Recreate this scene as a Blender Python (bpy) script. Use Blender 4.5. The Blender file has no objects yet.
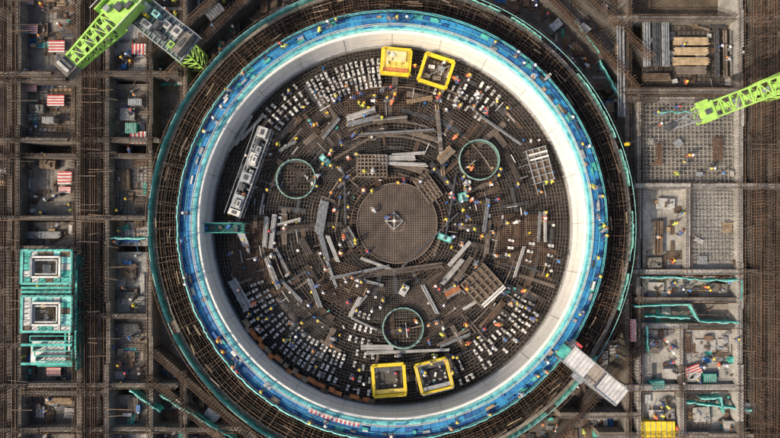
import bpy, bmesh, math, random
from mathutils import Vector, Matrix
random.seed(7)
R=random.random
def U(a,b): return a+(b-a)*random.random()
H=70.0; S=0.12; F=H/S; TH=math.radians(2.0)
CAMY=-H*math.tan(TH)
def G(px,py,z=0.0):
    x=(px-390)/F; y=(219-py)/F
    yy=y*math.cos(TH)+math.sin(TH); zz=y*math.sin(TH)-math.cos(TH)
    t=(H-z)/(-zz)
    return (x*t, CAMY+yy*t)
def SC(z): return S*(H-z)/H
CX,CY=G(392,224,0)
# ---------------------------------------------------------------- materials
MATS={}
def M(name,col,rough=0.8,var=0.35,scale=1.5,metal=0.0,bump=0.0,col2=None,stain=0.0):
    if name in MATS: return MATS[name]
    m=bpy.data.materials.new(name); m.use_nodes=True
    nt=m.node_tree; n=nt.nodes; l=nt.links
    b=n["Principled BSDF"]; b.inputs["Roughness"].default_value=rough; b.inputs["Metallic"].default_value=metal
    geo=n.new("ShaderNodeNewGeometry")
    no=n.new("ShaderNodeTexNoise"); no.inputs["Scale"].default_value=scale; no.inputs["Detail"].default_value=6; no.inputs["Roughness"].default_value=0.65
    l.new(geo.outputs["Position"],no.inputs["Vector"])
    rp=n.new("ShaderNodeValToRGB")
    d=tuple(c*(1-var) for c in col); h=tuple(min(1,c*(1+var)) for c in col)
    if col2: h=col2
    rp.color_ramp.elements[0].position=0.36; rp.color_ramp.elements[1].position=0.64
    rp.color_ramp.elements[0].color=(*d,1); rp.color_ramp.elements[1].color=(*h,1)
    l.new(no.outputs["Fac"],rp.inputs["Fac"])
    n2=n.new("ShaderNodeTexNoise"); n2.inputs["Scale"].default_value=scale*9; n2.inputs["Detail"].default_value=3
    l.new(geo.outputs["Position"],n2.inputs["Vector"])
    mr=n.new("ShaderNodeMapRange"); mr.inputs[1].default_value=0.3; mr.inputs[2].default_value=0.7
    mr.inputs[3].default_value=1-var*0.6; mr.inputs[4].default_value=1+var*0.3
    l.new(n2.outputs["Fac"],mr.inputs[0])
    mx=n.new("ShaderNodeVectorMath"); mx.operation='SCALE'
    l.new(rp.outputs["Color"],mx.inputs[0]); l.new(mr.outputs[0],mx.inputs["Scale"])
    last=mx.outputs[0]
    if stain>0:
        n3=n.new("ShaderNodeTexNoise"); n3.inputs["Scale"].default_value=.9; n3.inputs["Detail"].default_value=8; n3.inputs["Roughness"].default_value=.8
        mp=n.new("ShaderNodeVectorMath"); mp.operation='MULTIPLY'; mp.inputs[1].default_value=(1.6,1.6,.12)
        l.new(geo.outputs["Position"],mp.inputs[0]); l.new(mp.outputs[0],n3.inputs["Vector"])
        m3=n.new("ShaderNodeMapRange"); m3.inputs[1].default_value=.35; m3.inputs[2].default_value=.62; m3.inputs[3].default_value=1-stain; m3.inputs[4].default_value=1
        l.new(n3.outputs["Fac"],m3.inputs[0])
        s3=n.new("ShaderNodeVectorMath"); s3.operation='SCALE'; l.new(last,s3.inputs[0]); l.new(m3.outputs[0],s3.inputs["Scale"]); last=s3.outputs[0]
    l.new(last,b.inputs["Base Color"])
    if bump>0:
        bp=n.new("ShaderNodeBump"); bp.inputs["Strength"].default_value=bump; bp.inputs["Distance"].default_value=0.1
        l.new(n2.outputs["Fac"],bp.inputs["Height"]); l.new(bp.outputs[0],b.inputs["Normal"])
    MATS[name]=m; return m
rebar=M("rebar_rust",(0.135,0.085,0.058),0.75,0.5,0.25)
rebar_d=M("rebar_dark",(0.075,0.060,0.050),0.7,0.5,0.2)
rebar_l=M("rebar_pale",(0.21,0.17,0.14),0.7,0.4,0.4)
raft=M("raft_bar",(0.080,0.070,0.063),0.65,0.45,0.25)
raft2=M("raft_bar_rusty",(0.115,0.088,0.070),0.65,0.45,0.25)
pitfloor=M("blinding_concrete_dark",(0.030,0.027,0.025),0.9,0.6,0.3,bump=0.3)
conc=M("concrete",(0.225,0.205,0.18),0.9,0.4,0.35,bump=0.4,stain=.35)
conc_l=M("concrete_pale",(0.38,0.37,0.35),0.9,0.3,0.35,bump=0.3,stain=.35)
conc_d=M("concrete_dark",(0.11,0.10,0.09),0.9,0.45,0.4,bump=0.4)  # darker concrete tone, mostly for trench walls, low floors and wall sides
dirt=M("dirt",(0.10,0.08,0.06),0.95,0.5,0.3,bump=0.6)
white=M("white_paint",(0.62,0.62,0.60),0.5,0.2,1.0)
liner=M("steel_liner_paint",(0.83,0.81,0.77),0.5,0.05,0.3,stain=.14)
steel=M("galvanised_steel",(0.34,0.36,0.38),0.45,0.3,2.0,metal=0.3)
steel_d=M("dark_steel",(0.09,0.095,0.105),0.5,0.4,2.0,metal=0.2)
blue=M("blue_deck",(0.025,0.19,0.50),0.6,0.35,0.5,col2=(0.04,0.32,0.64))
blue_d=M("blue_tarp",(0.02,0.11,0.32),0.6,0.4,1.3)
cyan=M("cyan_sheet",(0.08,0.46,0.56),0.7,0.3,1.2,col2=(0.20,0.66,0.70))
teal=M("safety_net_teal",(0.05,0.42,0.38),0.8,0.4,1.6,col2=(0.12,0.58,0.50))
teal_l=M("safety_net_pale",(0.26,0.60,0.58),0.8,0.3,1.8)
lime=M("crane_lime_paint",(0.40,0.68,0.14),0.45,0.18,1.0)
yellow=M("yellow_paint",(0.76,0.56,0.03),0.5,0.2,1.5)
yellow_l=M("yellow_canopy",(0.74,0.56,0.12),0.7,0.25,1.5)
orange=M("orange_board",(0.52,0.18,0.06),0.7,0.4,1.5)
red=M("red_paint",(0.50,0.06,0.06),0.6,0.2,2)
wood=M("timber",(0.33,0.24,0.15),0.8,0.4,1.5)
wood_d=M("plywood_dark",(0.14,0.10,0.07),0.8,0.45,1.2)
black=M("opening_black_fill",(0.015,0.015,0.017),0.9,0.3,1)  # near-black colour on a solid box, painting in the dark of an opening
block_m=M("block_grey",(0.44,0.44,0.43),0.8,0.3,3)
# ---------------------------------------------------------------- mesh builder
class MB:
    def __init__(s): s.v=[];s.f=[];s.mi=[];s.mats=[]
    def mid(s,m):
        if m not in s.mats: s.mats.append(m)
        return s.mats.index(m)
    def box(s,cx,cy,cz,lx,ly,lz,m,ang=0.0):
        c,sn=math.cos(ang),math.sin(ang); b=len(s.v); i=s.mid(m)
        for dz in(-.5,.5):
            for dx,dy in((-.5,-.5),(.5,-.5),(.5,.5),(-.5,.5)):
                x=dx*lx;y=dy*ly
                s.v.append((cx+x*c-y*sn,cy+x*sn+y*c,cz+dz*lz))
        for q in((3,2,1,0),(4,5,6,7),(0,1,5,4),(1,2,6,5),(2,3,7,6),(3,0,4,7)):
            s.f.append(tuple(b+k for k in q)); s.mi.append(i)
    def bar(s,p,q,w,m):
        p=Vector(p);q=Vector(q);d=q-p
        if d.length<1e-6:return
        d.normalize(); a=d.cross(Vector((0,0,1)) if abs(d.z)<.9 else Vector((1,0,0))).normalized(); e=d.cross(a)
        b=len(s.v);i=s.mid(m);h=w/2
        for o in(p,q):
            for u,v in((-1,-1),(1,-1),(1,1),(-1,1)):
                s.v.append(tuple(o+a*(u*h)+e*(v*h)))
        for k in range(4):
            k2=(k+1)%4; s.f.append((b+k,b+k2,b+4+k2,b+4+k)); s.mi.append(i)
        s.f.append((b+3,b+2,b+1,b)); s.mi.append(i); s.f.append((b+4,b+5,b+6,b+7)); s.mi.append(i)
    def cyl(s,p,q,r,m,n=8,r2=None):
        p=Vector(p);q=Vector(q);d=(q-p).normalized(); r2=r if r2 is None else r2
        a=d.cross(Vector((0,0,1)) if abs(d.z)<.9 else Vector((1,0,0))).normalized(); e=d.cross(a)
        b=len(s.v);i=s.mid(m)
        for o,rr in((p,r),(q,r2)):
            for k in range(n):
                t=2*math.pi*k/n; s.v.append(tuple(o+a*(rr*math.cos(t))+e*(rr*math.sin(t))))
        for k in range(n):
            k2=(k+1)%n; s.f.append((b+k,b+k2,b+n+k2,b+n+k)); s.mi.append(i)
        s.f.append(tuple(b+k for k in range(n-1,-1,-1)));s.mi.append(i)
        s.f.append(tuple(b+n+k for k in range(n)));s.mi.append(i)
    def revolve(s,prof,mats,cx,cy,n=240,a0=0,a1=2*math.pi,wob=0.0):
        b=len(s.v); full=abs(a1-a0-2*math.pi)<1e-6; cnt=n if full else n+1; k=len(prof)
        for j in range(cnt):
            t=a0+(a1-a0)*j/n; w=U(-wob,wob)
            for r,z in prof: s.v.append((cx+(r+w)*math.cos(t),cy+(r+w)*math.sin(t),z+U(-wob,wob)*.5))
        for j in range(n):
            j2=(j+1)%cnt
            for q in range(k-1):
                s.f.append((b+j*k+q,b+j2*k+q,b+j2*k+q+1,b+j*k+q+1)); s.mi.append(s.mid(mats[q] if isinstance(mats,list) else mats))
    def hoop(s,cx,cy,r,z,w,m,n=120,a0=0,a1=2*math.pi):
        h=w/2
        s.revolve([(r-h,z-h),(r+h,z-h),(r+h,z+h),(r-h,z+h),(r-h,z-h)],m,cx,cy,n,a0,a1)
    def done(s,name,parent=None):
        me=bpy.data.meshes.new(name)
        if not s.v: return None
        xs=[v[0] for v in s.v];ys=[v[1] for v in s.v];zs=[v[2] for v in s.v]
        o=((min(xs)+max(xs))/2,(min(ys)+max(ys))/2,min(zs))
        me.from_pydata([(v[0]-o[0],v[1]-o[1],v[2]-o[2]) for v in s.v],[],s.f)
        for m in s.mats: me.materials.append(m)
        me.polygons.foreach_set("material_index",s.mi)
        me.update()
        ob=bpy.data.objects.new(name,me); ob.location=o
        bpy.context.scene.collection.objects.link(ob)
        if parent: ob.parent=parent
        return ob
def A(d): return math.radians(d)
def polar(r,t,z=0): return (CX+r*math.cos(t),CY+r*math.sin(t),z)
def rw(x,y): return math.hypot(x-CX,y-CY)
RIN=21.6
# ================================================================ ground
g=MB(); g.box(0,0,-5.6,3000,3000,1.0,dirt); g.done("ground")
# ================================================================ containment structure
w=MB()
w.revolve([(RIN,-1.2),(RIN,4.3),(RIN+.08,4.45),(RIN+.30,4.45),(RIN+.30,3.9),(23.9,3.9),(23.9,-5.05)],[liner,liner,liner,conc,conc,conc],CX,CY,300)
for k in range(24):
    t=2*math.pi*k/24; w.bar(polar(RIN-.01,t,0.3),polar(RIN-.01,t,4.3),0.04,conc_l)
w.hoop(CX,CY,RIN-.02,2.3,.04,conc_l,200); w.hoop(CX,CY,RIN-.04,.35,.16,steel,200)
w.done("containment_wall")
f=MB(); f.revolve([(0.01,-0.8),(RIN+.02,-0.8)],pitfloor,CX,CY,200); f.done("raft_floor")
an=MB(); an.revolve([(23.85,-5.02),(27.35,-5.02)],conc_d,CX,CY,200); an.done("annulus_floor")
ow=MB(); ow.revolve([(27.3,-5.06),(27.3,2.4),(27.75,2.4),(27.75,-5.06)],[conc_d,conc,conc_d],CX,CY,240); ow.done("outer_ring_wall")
# blue deck
d=MB()
N=150
for k in range(N):
    t0=2*math.pi*k/N; t1=2*math.pi*(k+1)/N-0.0015
    z=4.62+U(-.01,.01)
    q=R(); mm=cyan if q<.9 else blue
    d.revolve([(22.22,z-.08),(22.22,z),(22.58,z)],mm,CX,CY,2,t0,t1)
    z=4.66+U(-.01,.01)
    mm=blue if R()<.95 else blue_d
    d.revolve([(22.60,z),(23.25,z)],mm,CX,CY,2,t0,t1)
    z=4.66+U(-.01,.01); mm=blue_d if R()<.55 else (blue if R()<.8 else teal)
    d.revolve([(23.27,z),(23.80,z),(23.80,z-.1)],mm,CX,CY,2,t0,t1)
    if k%2==0:
        for r in(22.3,23.8): d.bar(polar(r,t0,3.9),polar(r,t0,5.6),0.05,steel)
for r,z in((22.3,5.1),(22.3,5.55),(23.8,5.1),(23.8,5.55)): d.hoop(CX,CY,r,z,0.05,white if r<23 else cyan,180)
d.hoop(CX,CY,23.26,4.72,.05,cyan,180); d.hoop(CX,CY,22.59,4.72,.05,steel_d,180)
for k in range(80):
    t=U(0,6.283); p=polar(U(22.7,23.6),t); d.box(p[0],p[1],4.8,U(.3,1.1),U(.15,.4),U(.1,.3),random.choice([steel,blue_d,wood,white,teal,steel_d]),t+1.57)
d.done("blue_walkway_deck")
n=MB()
n.revolve([(21.92,4.46),(22.06,4.60),(22.20,4.64)],[teal_l,cyan],CX,CY,420,wob=0.02)
n.revolve([(23.84,5.3),(23.95,4.9),(24.25,4.5),(24.3,4.0)],[cyan,teal_l,teal],CX,CY,420,wob=0.06)
n.done("walkway_safety_net")
n=MB()
for k in range(120):
    t0=2*math.pi*k/120; t1=t0+2*math.pi/120; dg=math.degrees(t0)
    tr=(dg<75 or dg>325)
    m1,m2=(teal,teal_l)
    if tr and R()<.45: continue
    if not tr and R()<.04: continue
    h=3.6+U(-.35,.1)-(.7 if tr else 0)
    n.revolve([(27.77,2.4),(27.80,(h+2.4)/2),(27.86,h)],[m1,m2],CX,CY,4,t0,t1,wob=0.04)
n.hoop(CX,CY,27.86,3.4,0.05,teal_l,200)
n.done("outer_safety_net")
a=MB()
for r in(24.4,24.9,25.5,26.1,26.6,27.0):
    nn=int(2*math.pi*r/0.42)
    for k in range(nn):
        t=2*math.pi*k/nn+U(-.003,.003); top=U(2.4,4.2)
        a.bar(polar(r,t,-5),polar(r+U(-.12,.12),t+U(-.004,.004),top),0.055,rebar if R()<.55 else rebar_d)
    for z in(-3,-1,0.5,1.5,2.4,3.2): a.hoop(CX,CY,r+U(-.04,.04),z,0.05,rebar if R()<.4 else rebar_d,140)
for k in range(420):
    t=2*math.pi*k/420; z=U(1,3.7)
    a.bar(polar(24.2,t,z),polar(27.1,t+U(-.01,.01),z),0.045,rebar_d if R()<.5 else rebar)
for k in range(90):
    t=U(0,6.283); L=U(.03,.08); r=U(24.4,26.8); a.bar(polar(r,t,4.0),polar(r+U(-.2,.2),t+L,4.1),0.09,random.choice([wood,rebar_l,wood_d,wood_d]))
a.done("annulus_rebar_cage")
a=MB()
for r,top in((28.15,2.0),(28.5,1.5),(28.9,0.9),(29.3,0.3)):
    nn=int(2*math.pi*r/0.42)
    for k in range(nn):
        t=2*math.pi*k/nn; a.bar(polar(r,t,-5),polar(r+U(-.1,.2),t+U(-.004,.004),top+U(-.8,.9)),0.055,rebar if R()<.6 else rebar_l)
    for z in(-3.5,-2,-1,0,.8): a.hoop(CX,CY,r,z,0.05,rebar,140)
a.done("outer_rebar_ring")
# ================================================================ raft rebar mats
a=MB()
r=5.8
while r<21.3:
    a.hoop(CX,CY,r,-0.02 if r<13 else 0.0,0.055,raft if R()<.7 else raft2,150); r+=0.36
for k in range(300):
    t=2*math.pi*k/300; a.bar(polar(13,t,-.1),polar(21.4,t,-.1),0.045,raft)
for k in range(150):
    t=2*math.pi*k/150; a.bar(polar(5.5,t,-.1),polar(13,t,-.1),0.045,raft)
x=-21.2
while x<21.3:
    L=math.sqrt(RIN**2-x*x)-.1
    a.bar((CX+x,CY-L,-.35),(CX+x,CY+L,-.35),0.05,raft); a.bar((CX-L,CY+x,-.42),(CX+L,CY+x,-.42),0.05,raft); x+=0.5
for (r_,t0,t1) in((10.6,60,120),(11.2,58,125),(12.4,65,115),(13.6,20,60),(9.5,200,250),(14.5,190,240),(15.2,300,350),(12.6,270,310),(16.6,60,100),(8.2,100,170)):
    a.hoop(CX,CY,r_,.12,.11,rebar_l,60,A(t0),A(t1))
a.done("raft_rebar_mat")
a=MB()
for (px,py,wx,wy,ang) in((352,160,60,40,5),(450,120,60,50,-35),(330,130,50,40,40),(440,300,60,50,40),(520,240,50,50,0),(300,320,60,40,-30),(480,200,40,50,10),(380,100,70,34,0),(345,285,46,40,-20),(395,300,70,40,3),(250,250,40,70,8)):
    cx,cy=G(px,py,0); lx=wx*S/2; ly=wy*S/2; c=math.cos(A(ang)); s_=math.sin(A(ang)); zz=U(.06,.2)
    def T(u,v,z): return (cx+u*c-v*s_,cy+u*s_+v*c,z)
    mm=random.choice([raft2,raft,rebar,raft2]); sp=random.choice([.35,.25,.3])
    u=-lx
    while u<=lx: a.bar(T(u,-ly+U(-.3,.3),zz),T(u,ly+U(-.3,.3),zz),0.045,mm); u+=sp
    v=-ly
    while v<=ly: a.bar(T(-lx+U(-.3,.3),v,zz+.05),T(lx+U(-.3,.3),v,zz+.05),0.045,mm); v+=sp
a.done("rebar_mesh_panels")
# ---- central disc
c=MB(); cx,cy=G(397,223,.3)
c.revolve([(0.01,.30),(4.75,.30),(4.75,-.8)],[M("disc_plate",(0.085,0.070,0.060),0.8,0.35,.8),steel_d],cx,cy,96)
x=-4.6
while x<4.7:
    L=math.sqrt(max(0,4.7**2-x*x)); c.bar((cx+x,cy-L,.35),(cx+x,cy+L,.35),0.035,rebar_l); c.bar((cx-L,cy+x,.39),(cx+L,cy+x,.39),0.035,rebar); x+=.28
c.hoop(cx,cy,4.78,.42,0.09,rebar_l,96); c.hoop(cx,cy,1.0,.42,0.05,rebar_l,48); c.hoop(cx,cy,5.5,.12,0.09,rebar,96)
mx,my=G(394,221,.5)
for k in range(4):
    t=A(90*k); t2=A(90*k+90); c.bar((mx+1.05*math.cos(t),my+1.05*math.sin(t),.6),(mx+1.05*math.cos(t2),my+1.05*math.sin(t2),.6),.1,steel)
    c.bar((mx+1.05*math.cos(t),my+1.05*math.sin(t),.6),(mx,my,1.1),.06,white)
    c.bar((mx+1.05*math.cos(t),my+1.05*math.sin(t),.3),(mx+1.05*math.cos(t),my+1.05*math.sin(t),.65),.08,steel)
c.box(mx,my,1.15,.35,.35,.12,white,A(45))
for k in range(90):
    t=2*math.pi*k/90; c.bar((cx+4.9*math.cos(t),cy+4.9*math.sin(t),.1),(cx+6.1*math.cos(t),cy+6.1*math.sin(t),.12),.05,rebar)
c.done("reactor_pit_disc")
def ringform(px,py,r):
    c=MB(); cx,cy=G(px,py,.6); rr=r*SC(.6)
    c.hoop(cx,cy,rr,.85,.11,M("ring_pale",(.22,.42,.36),.7,.3,2),64); c.hoop(cx,cy,rr,.25,.08,steel,64)
    c.revolve([(rr-.12,.1),(rr-.12,.8)],M("ring_dull",(.16,.25,.22),.7,.3,2),cx,cy,64)
    for k in range(20):
        t=2*math.pi*k/20; c.bar((cx+rr*math.cos(t),cy+rr*math.sin(t),-.1),(cx+rr*math.cos(t),cy+rr*math.sin(t),1.25),.06,steel)
    x=-rr
    while x<rr:
        L=math.sqrt(max(0,rr*rr-x*x)); c.bar((cx+x,cy-L,.1),(cx+x,cy+L,.1),0.045,raft2); c.bar((cx-L,cy+x,.14),(cx+L,cy+x,.14),0.045,raft2); x+=.4
    c.done("circular_formwork")
ringform(296,179,19.5); ringform(479,160,20); ringform(403,328,20)
def yplat(px,py,wx,wy,ang,kind):
    c=MB(); z=1.1; cx,cy=G(px,py,z); lx=wx*SC(z); ly=wy*SC(z); an=A(ang)
    def T(u,v,zz=z): return (cx+u*math.cos(an)-v*math.sin(an),cy+u*math.sin(an)+v*math.cos(an),zz)
    for su in(-1,1):
        for sv in(-1,1): 
            c.bar(T(su*lx*.47,sv*ly*.47,-.1),T(su*lx*.47,sv*ly*.47,z+.7),.14,yellow)
    for zz in(z,z+.7):
        ww=.38 if zz==z else .07
        P=[T(-lx/2,-ly/2,zz),T(lx/2,-ly/2,zz),T(lx/2,ly/2,zz),T(-lx/2,ly/2,zz)]
        for k in range(4): c.bar(P[k],P[(k+1)%4],ww,yellow if ww>.1 or kind!='dark' else steel)
    q=T(0,0)
    if kind=='full':
        c.box(q[0],q[1],z+.1,lx*.94,ly*.94,.3,yellow_l,an)
        q=T(0,ly*.2); c.box(q[0],q[1],z+.35,lx*.7,ly*.42,.2,M("tarp_pale",(.66,.58,.30),.8,.25,2),an)
        q=T(0,-ly*.36); c.box(q[0],q[1],z+.32,lx*.9,ly*.14,.12,orange,an)
        for k in range(5): c.bar(T(-lx*.42+k*lx*.21,-ly*.45,z+.28),T(-lx*.42+k*lx*.21,ly*.45,z+.28),.05,yellow)
        for k in range(6): q=T(U(-.4,.4)*lx,U(-.4,.4)*ly); c.box(q[0],q[1],z+.5,U(.2,.5),U(.1,.3),.15,random.choice([wood,steel,orange,white]),U(0,3))
    else:
        mm={'open':wood_d,'grey':conc,'dark':steel_d}[kind]
        c.box(q[0],q[1],.15,lx*.86,ly*.86,.1,mm,an)
        for k in range(7):
            u=-lx*.4+lx*.8*k/6; c.bar(T(u,-ly*.42,.35),T(u,ly*.42,.35),.06,rebar_l if kind!='dark' else steel_d)
        if kind=='open':
            for u,v,m_ in((-.2,.15,white),(.15,.2,steel),(.1,-.2,rebar_l),(-.25,-.22,wood)):
                q=T(lx*u,ly*v); c.box(q[0],q[1],.45,U(.6,1.0),U(.3,.6),.4,m_,an+U(-.4,.4))
            c.bar(T(-lx*.4,-ly*.4,.9),T(lx*.4,ly*.35,.9),.08,steel)
        else:
            q=T(0,ly*.08); c.box(q[0],q[1],.45,lx*.55,ly*.45,.3,conc_d if kind=='grey' else black,an)
            for sv,m_ in((.36,steel_d),(-.36,yellow_l if kind=='grey' else steel)):
                q=T(0,ly*sv); c.box(q[0],q[1],z+.02,lx*.9,ly*.13,.08,m_,an)
            for k in range(7): q=T(U(-.35,.35)*lx,U(-.35,.35)*ly); c.box(q[0],q[1],.7,U(.2,.6),U(.1,.3),.2,random.choice([wood,steel,steel_d,white]),U(0,3))
    c.done("yellow_work_platform")
yplat(396,62,28,25,-5,'full'); yplat(436,71,29,28,-18,'open'); yplat(389,380,31,30,4,'grey'); yplat(434,376,31,29,14,'dark')
c=MB()
def blocks(t0,t1,r0,r1,rows,cols,miss=.08):
    for i in range(rows):
        for j in range(cols):
            if R()<miss: continue
            rr=(r0+(r1-r0)*i/max(1,rows-1)+U(-.6,.6))*S; t=A(t0+(t1-t0)*j/max(1,cols-1)+U(-.25,.25))
            x,y,_=polar(rr,t); an=t+U(-.1,.1)
            mm=random.choice([block_m,block_m,white,white,conc_l]); h=U(.2,.4)
            for q in(-1,1):
                c.box(x+q*.19*math.cos(an),y+q*.19*math.sin(an),h/2+.05,U(.26,.34),U(.24,.36),h*U(.8,1.2),mm,an)
            if R()<.5: c.box(x,y,h+.12,.3,.12,.05,steel_d,an)
blocks(95,121,141,164,4,15); blocks(125,140,150,168,3,7,.2); blocks(50,62,138,166,4,6,.2)
blocks(204,226,142,168,4,11,.15); blocks(228,250,140,164,4,12,.1); blocks(303,330,143,168,4,13,.2)
blocks(255,262,132,168,4,3,.3); blocks(283,298,158,170,2,8,.2); blocks(345,352,120,160,3,3,.4)
blocks(250,262,95,120,3,5,.3); blocks(63,72,140,160,3,4,.4)
c.done("spacer_block_rows")
def bundle(name,px,py,L,W,ang,m,z=.25,n=None,h=.18):
    c=MB(); cx,cy=G(px,py,z); l=L*S; wd=W*S; an=A(ang); n=n or max(1,int(round(wd/.2)))
    for k in range(n):
        v=(-wd/2+wd*(k+.5)/n); e=U(-.12,.12)*min(1,l/3)
        x=cx-v*math.sin(an)+e*math.cos(an); y=cy+v*math.cos(an)+e*math.sin(an)
        mm=m if R()<.75 else random.choice([steel,block_m])
        c.box(x,y,z+h/2+U(0,.05),l,wd/n*.8,h,mm,an+U(-.006,.006))
        c.box(x,y,z+h+.055,l*.98,wd/n*.25,.02,steel_d if m!=wood else wood_d,an)
    for u in(-.33,.33):
        c.box(cx+u*l*math.cos(an),cy+u*l*math.sin(an),z-.07,.14,wd*1.2,.14,wood,an)
    c.done(name)
WH=[(322,217,33,9,80),(333,249,28,4,-68),(324,247,30,5,-75),(266,232,30,5,86),(273,232,34,5,84),(273,273,33,5,-67),(283,262,30,3,-62),(292,291,30,3,-45),(240,294,32,9,-60),(315,293,30,5,-68),
(332,274,28,3,-70),(355,307,22,4,62),(363,300,14,2,50),(430,299,32,4,-62),(374,283,20,3,-15),(460,253,32,4,48),(452,272,32,5,50),(486,216,34,4,82),(519,262,32,3,72),(539,227,30,3,86),(545,227,30,3,90),
(408,351,82,3,2),(378,347,32,5,0),(455,340,32,3,22),(361,114,30,6,18),(363,121,34,5,14),(395,158,40,5,0),(404,164,46,4,-3),(408,154,34,3,4),(243,131,34,4,62),(238,138,30,3,55),(252,128,34,3,48),(289,222,24,3,15),(262,205,22,2,80),
(365,324,28,2,-25),(470,305,16,3,30),(380,265,40,3,-20),(288,146,20,3,30)]
for t in WH: bundle("steel_channel_bundle",*t,white if R()<.75 else steel)
for t in [(395,271,95,6,8),(360,272,60,3,12),(425,245,90,2,44),(395,133,80,4,4),(440,140,4,60,5),(350,150,50,2.5,30),(500,130,50,2.5,-35),(345,200,50,2,-88),(450,210,70,2,80)]:
    bundle("steel_beam_bundle",*t,random.choice([rebar_l,steel_d,wood_d]),z=.3)
for t in [(446,155,18,9,45),(452,291,16,9,28),(330,128,26,6,50),(420,100,26,4,10),(350,238,20,10,-60),(306,247,18,7,-60),(390,120,34,6,5)]:
    bundle("timber_stack",*t,(orange if t[0]==452 else random.choice([wood,wood_d,wood_d])),z=.3,h=.35)
def gridframe(name,px,py,w,h,ang,m,nx,ny,z=.8,white_top=()):
    c=MB(); cx,cy=G(px,py,z); lx=w*SC(z);ly=h*SC(z);an=A(ang)
    def T(u,v,zz=z): return (cx+u*math.cos(an)-v*math.sin(an),cy+u*math.sin(an)+v*math.cos(an),zz)
    for i in range(nx+1): u=-lx/2+lx*i/nx; c.bar(T(u,-ly/2),T(u,ly/2),.11,m)
    for i in range(ny+1): v=-ly/2+ly*i/ny; c.bar(T(-lx/2,v,z+.1),T(lx/2,v,z+.1),.11,m)
    for i in range(nx+1):
        for j in range(ny+1): c.bar(T(-lx/2+lx*i/nx,-ly/2+ly*j/ny,-.1),T(-lx/2+lx*i/nx,-ly/2+ly*j/ny,z+.3),.08,m)
    q=T(0,0,z-.3); c.box(*q,lx*.96,ly*.96,.06,wood_d,an)
    for v in white_top: c.bar(T(-lx*.45,v*ly,z+.3),T(lx*.5,v*ly,z+.3),.2,white)
    c.done(name)
gridframe("timber_grid_frame",483,286,31,32,42,rebar_l,5,5,white_top=(-.4,-.48))
gridframe("steel_support_frame",540,165,20,34,15,steel,3,5,1.2,white_top=(.2,.35))
gridframe("rebar_support_frame",372,166,30,22,0,rebar_l,8,6,.6)
gridframe("rebar_support_frame",428,188,28,16,-55,rebar_l,6,4,.6)
c=MB(); z=2.0
P0=Vector((*G(265,128,z),z)); P1=Vector((*G(234,216,z),z)); dd=(P1-P0).normalized(); sd=Vector((-dd.y,dd.x,0)); L=(P1-P0).length; an=math.atan2(dd.y,dd.x)
for s_ in(-.75,.75):
    for zz in(-.1,1.2): c.bar(P0+sd*s_+Vector((0,0,zz-1.2)),P1+sd*s_+Vector((0,0,zz-1.2)),.15,steel)
nb=16
for k in range(nb):
    p=P0+dd*(L*k/nb); q=P0+dd*(L*(k+1)/nb)
    c.bar(p-sd*.75,p+sd*.75,.09,steel); c.bar(p-sd*.75,q+sd*.75,.07,steel)
    for s_ in(-.75,.75): c.bar(p+sd*s_,q+sd*s_-Vector((0,0,1.3)),.06,steel_d); c.bar(p+sd*s_-Vector((0,0,1.3)),p+sd*s_,.07,steel)
    if k%4==0:
        for s_ in(-.75,.75): c.bar(p+sd*s_-Vector((0,0,z)),p+sd*s_,.12,steel)
for f_,v_,l_,w_,h_,m_ in((.06,.1,1.2,1.0,.9,block_m),(.17,-.2,.8,.5,.4,steel_d),(.25,.2,.9,.6,.4,steel),(.36,0,1.5,1.0,.5,block_m),(.36,.2,.8,.5,.7,white),(.5,.3,.5,.4,.5,white),(.57,0,1.1,1.2,.7,steel),(.68,-.2,.8,.7,.5,steel_d),(.76,.3,.5,.3,.5,orange),(.84,0,1.6,1.2,.6,steel),(.86,.2,.9,.5,.8,block_m),(.96,.0,.7,1.4,.5,white)):
    p=P0+dd*(L*f_)+sd*v_; c.box(p.x,p.y,z+h_/2+.05,l_,w_,h_,m_,an); c.box(p.x,p.y,z+h_+.08,l_*.5,w_*.4,.08,steel_d,an)
for s_ in(-.95,.95): c.bar(P0+sd*s_+Vector((0,0,.9)),P1+sd*s_+Vector((0,0,.9)),.05,steel)
c.done("steel_gantry_truss")
c=MB(); z=2.6; cx,cy=G(223,228,z); 
c.box(cx,cy,z,5.0,1.1,.12,M("dark_green_deck",(.02,.13,.12),.7,.4,2),A(-2))
for k in range(9):
    for v in(-.55,.55): c.bar((cx-2.45+k*.61,cy+v,-.1 if k%4==0 else z),(cx-2.45+k*.61,cy+v,z+1),.06,teal)
for v in(-.55,.55): c.bar((cx-2.5,cy+v,z+1),(cx+2.5,cy+v,z+1),.07,teal); c.bar((cx-2.5,cy+v,z+.5),(cx+2.5,cy+v,z+.5),.05,teal)
for k in range(10): c.box(cx+2.1,cy-.7-k*.16,z-.15-k*.26,.8,.2,.05,steel)
for k in range(5): c.box(cx-2+k*.9,cy+U(-.2,.2),z+.2,U(.3,.7),U(.2,.4),.3,random.choice([steel_d,wood_d,steel,blue_d]),U(0,3))
c.done("pit_access_stair")
for px,py,l,w_,an in((445,238,14,6,-20),(325,160,12,6,-45),(404,290,11,7,60),(463,197,9,9,15)):
    c=MB(); cx,cy=G(px,py,.5); mm=teal if px!=404 else white
    c.box(cx,cy,.3,l*S,w_*S,.6,mm,A(an)); c.box(cx,cy,.63,l*S*.8,w_*S*.7,.06,teal_l if px!=404 else block_m,A(an)); c.box(cx,cy,.7,l*S*.2,w_*S*.5,.12,steel_d,A(an))
    for u in(-.4,.4): c.box(cx+u*l*S*math.cos(A(an)),cy+u*l*S*math.sin(A(an)),.34,.06,w_*S*1.05,.68,steel,A(an))
    c.done("tool_container")
c=MB()
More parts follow.
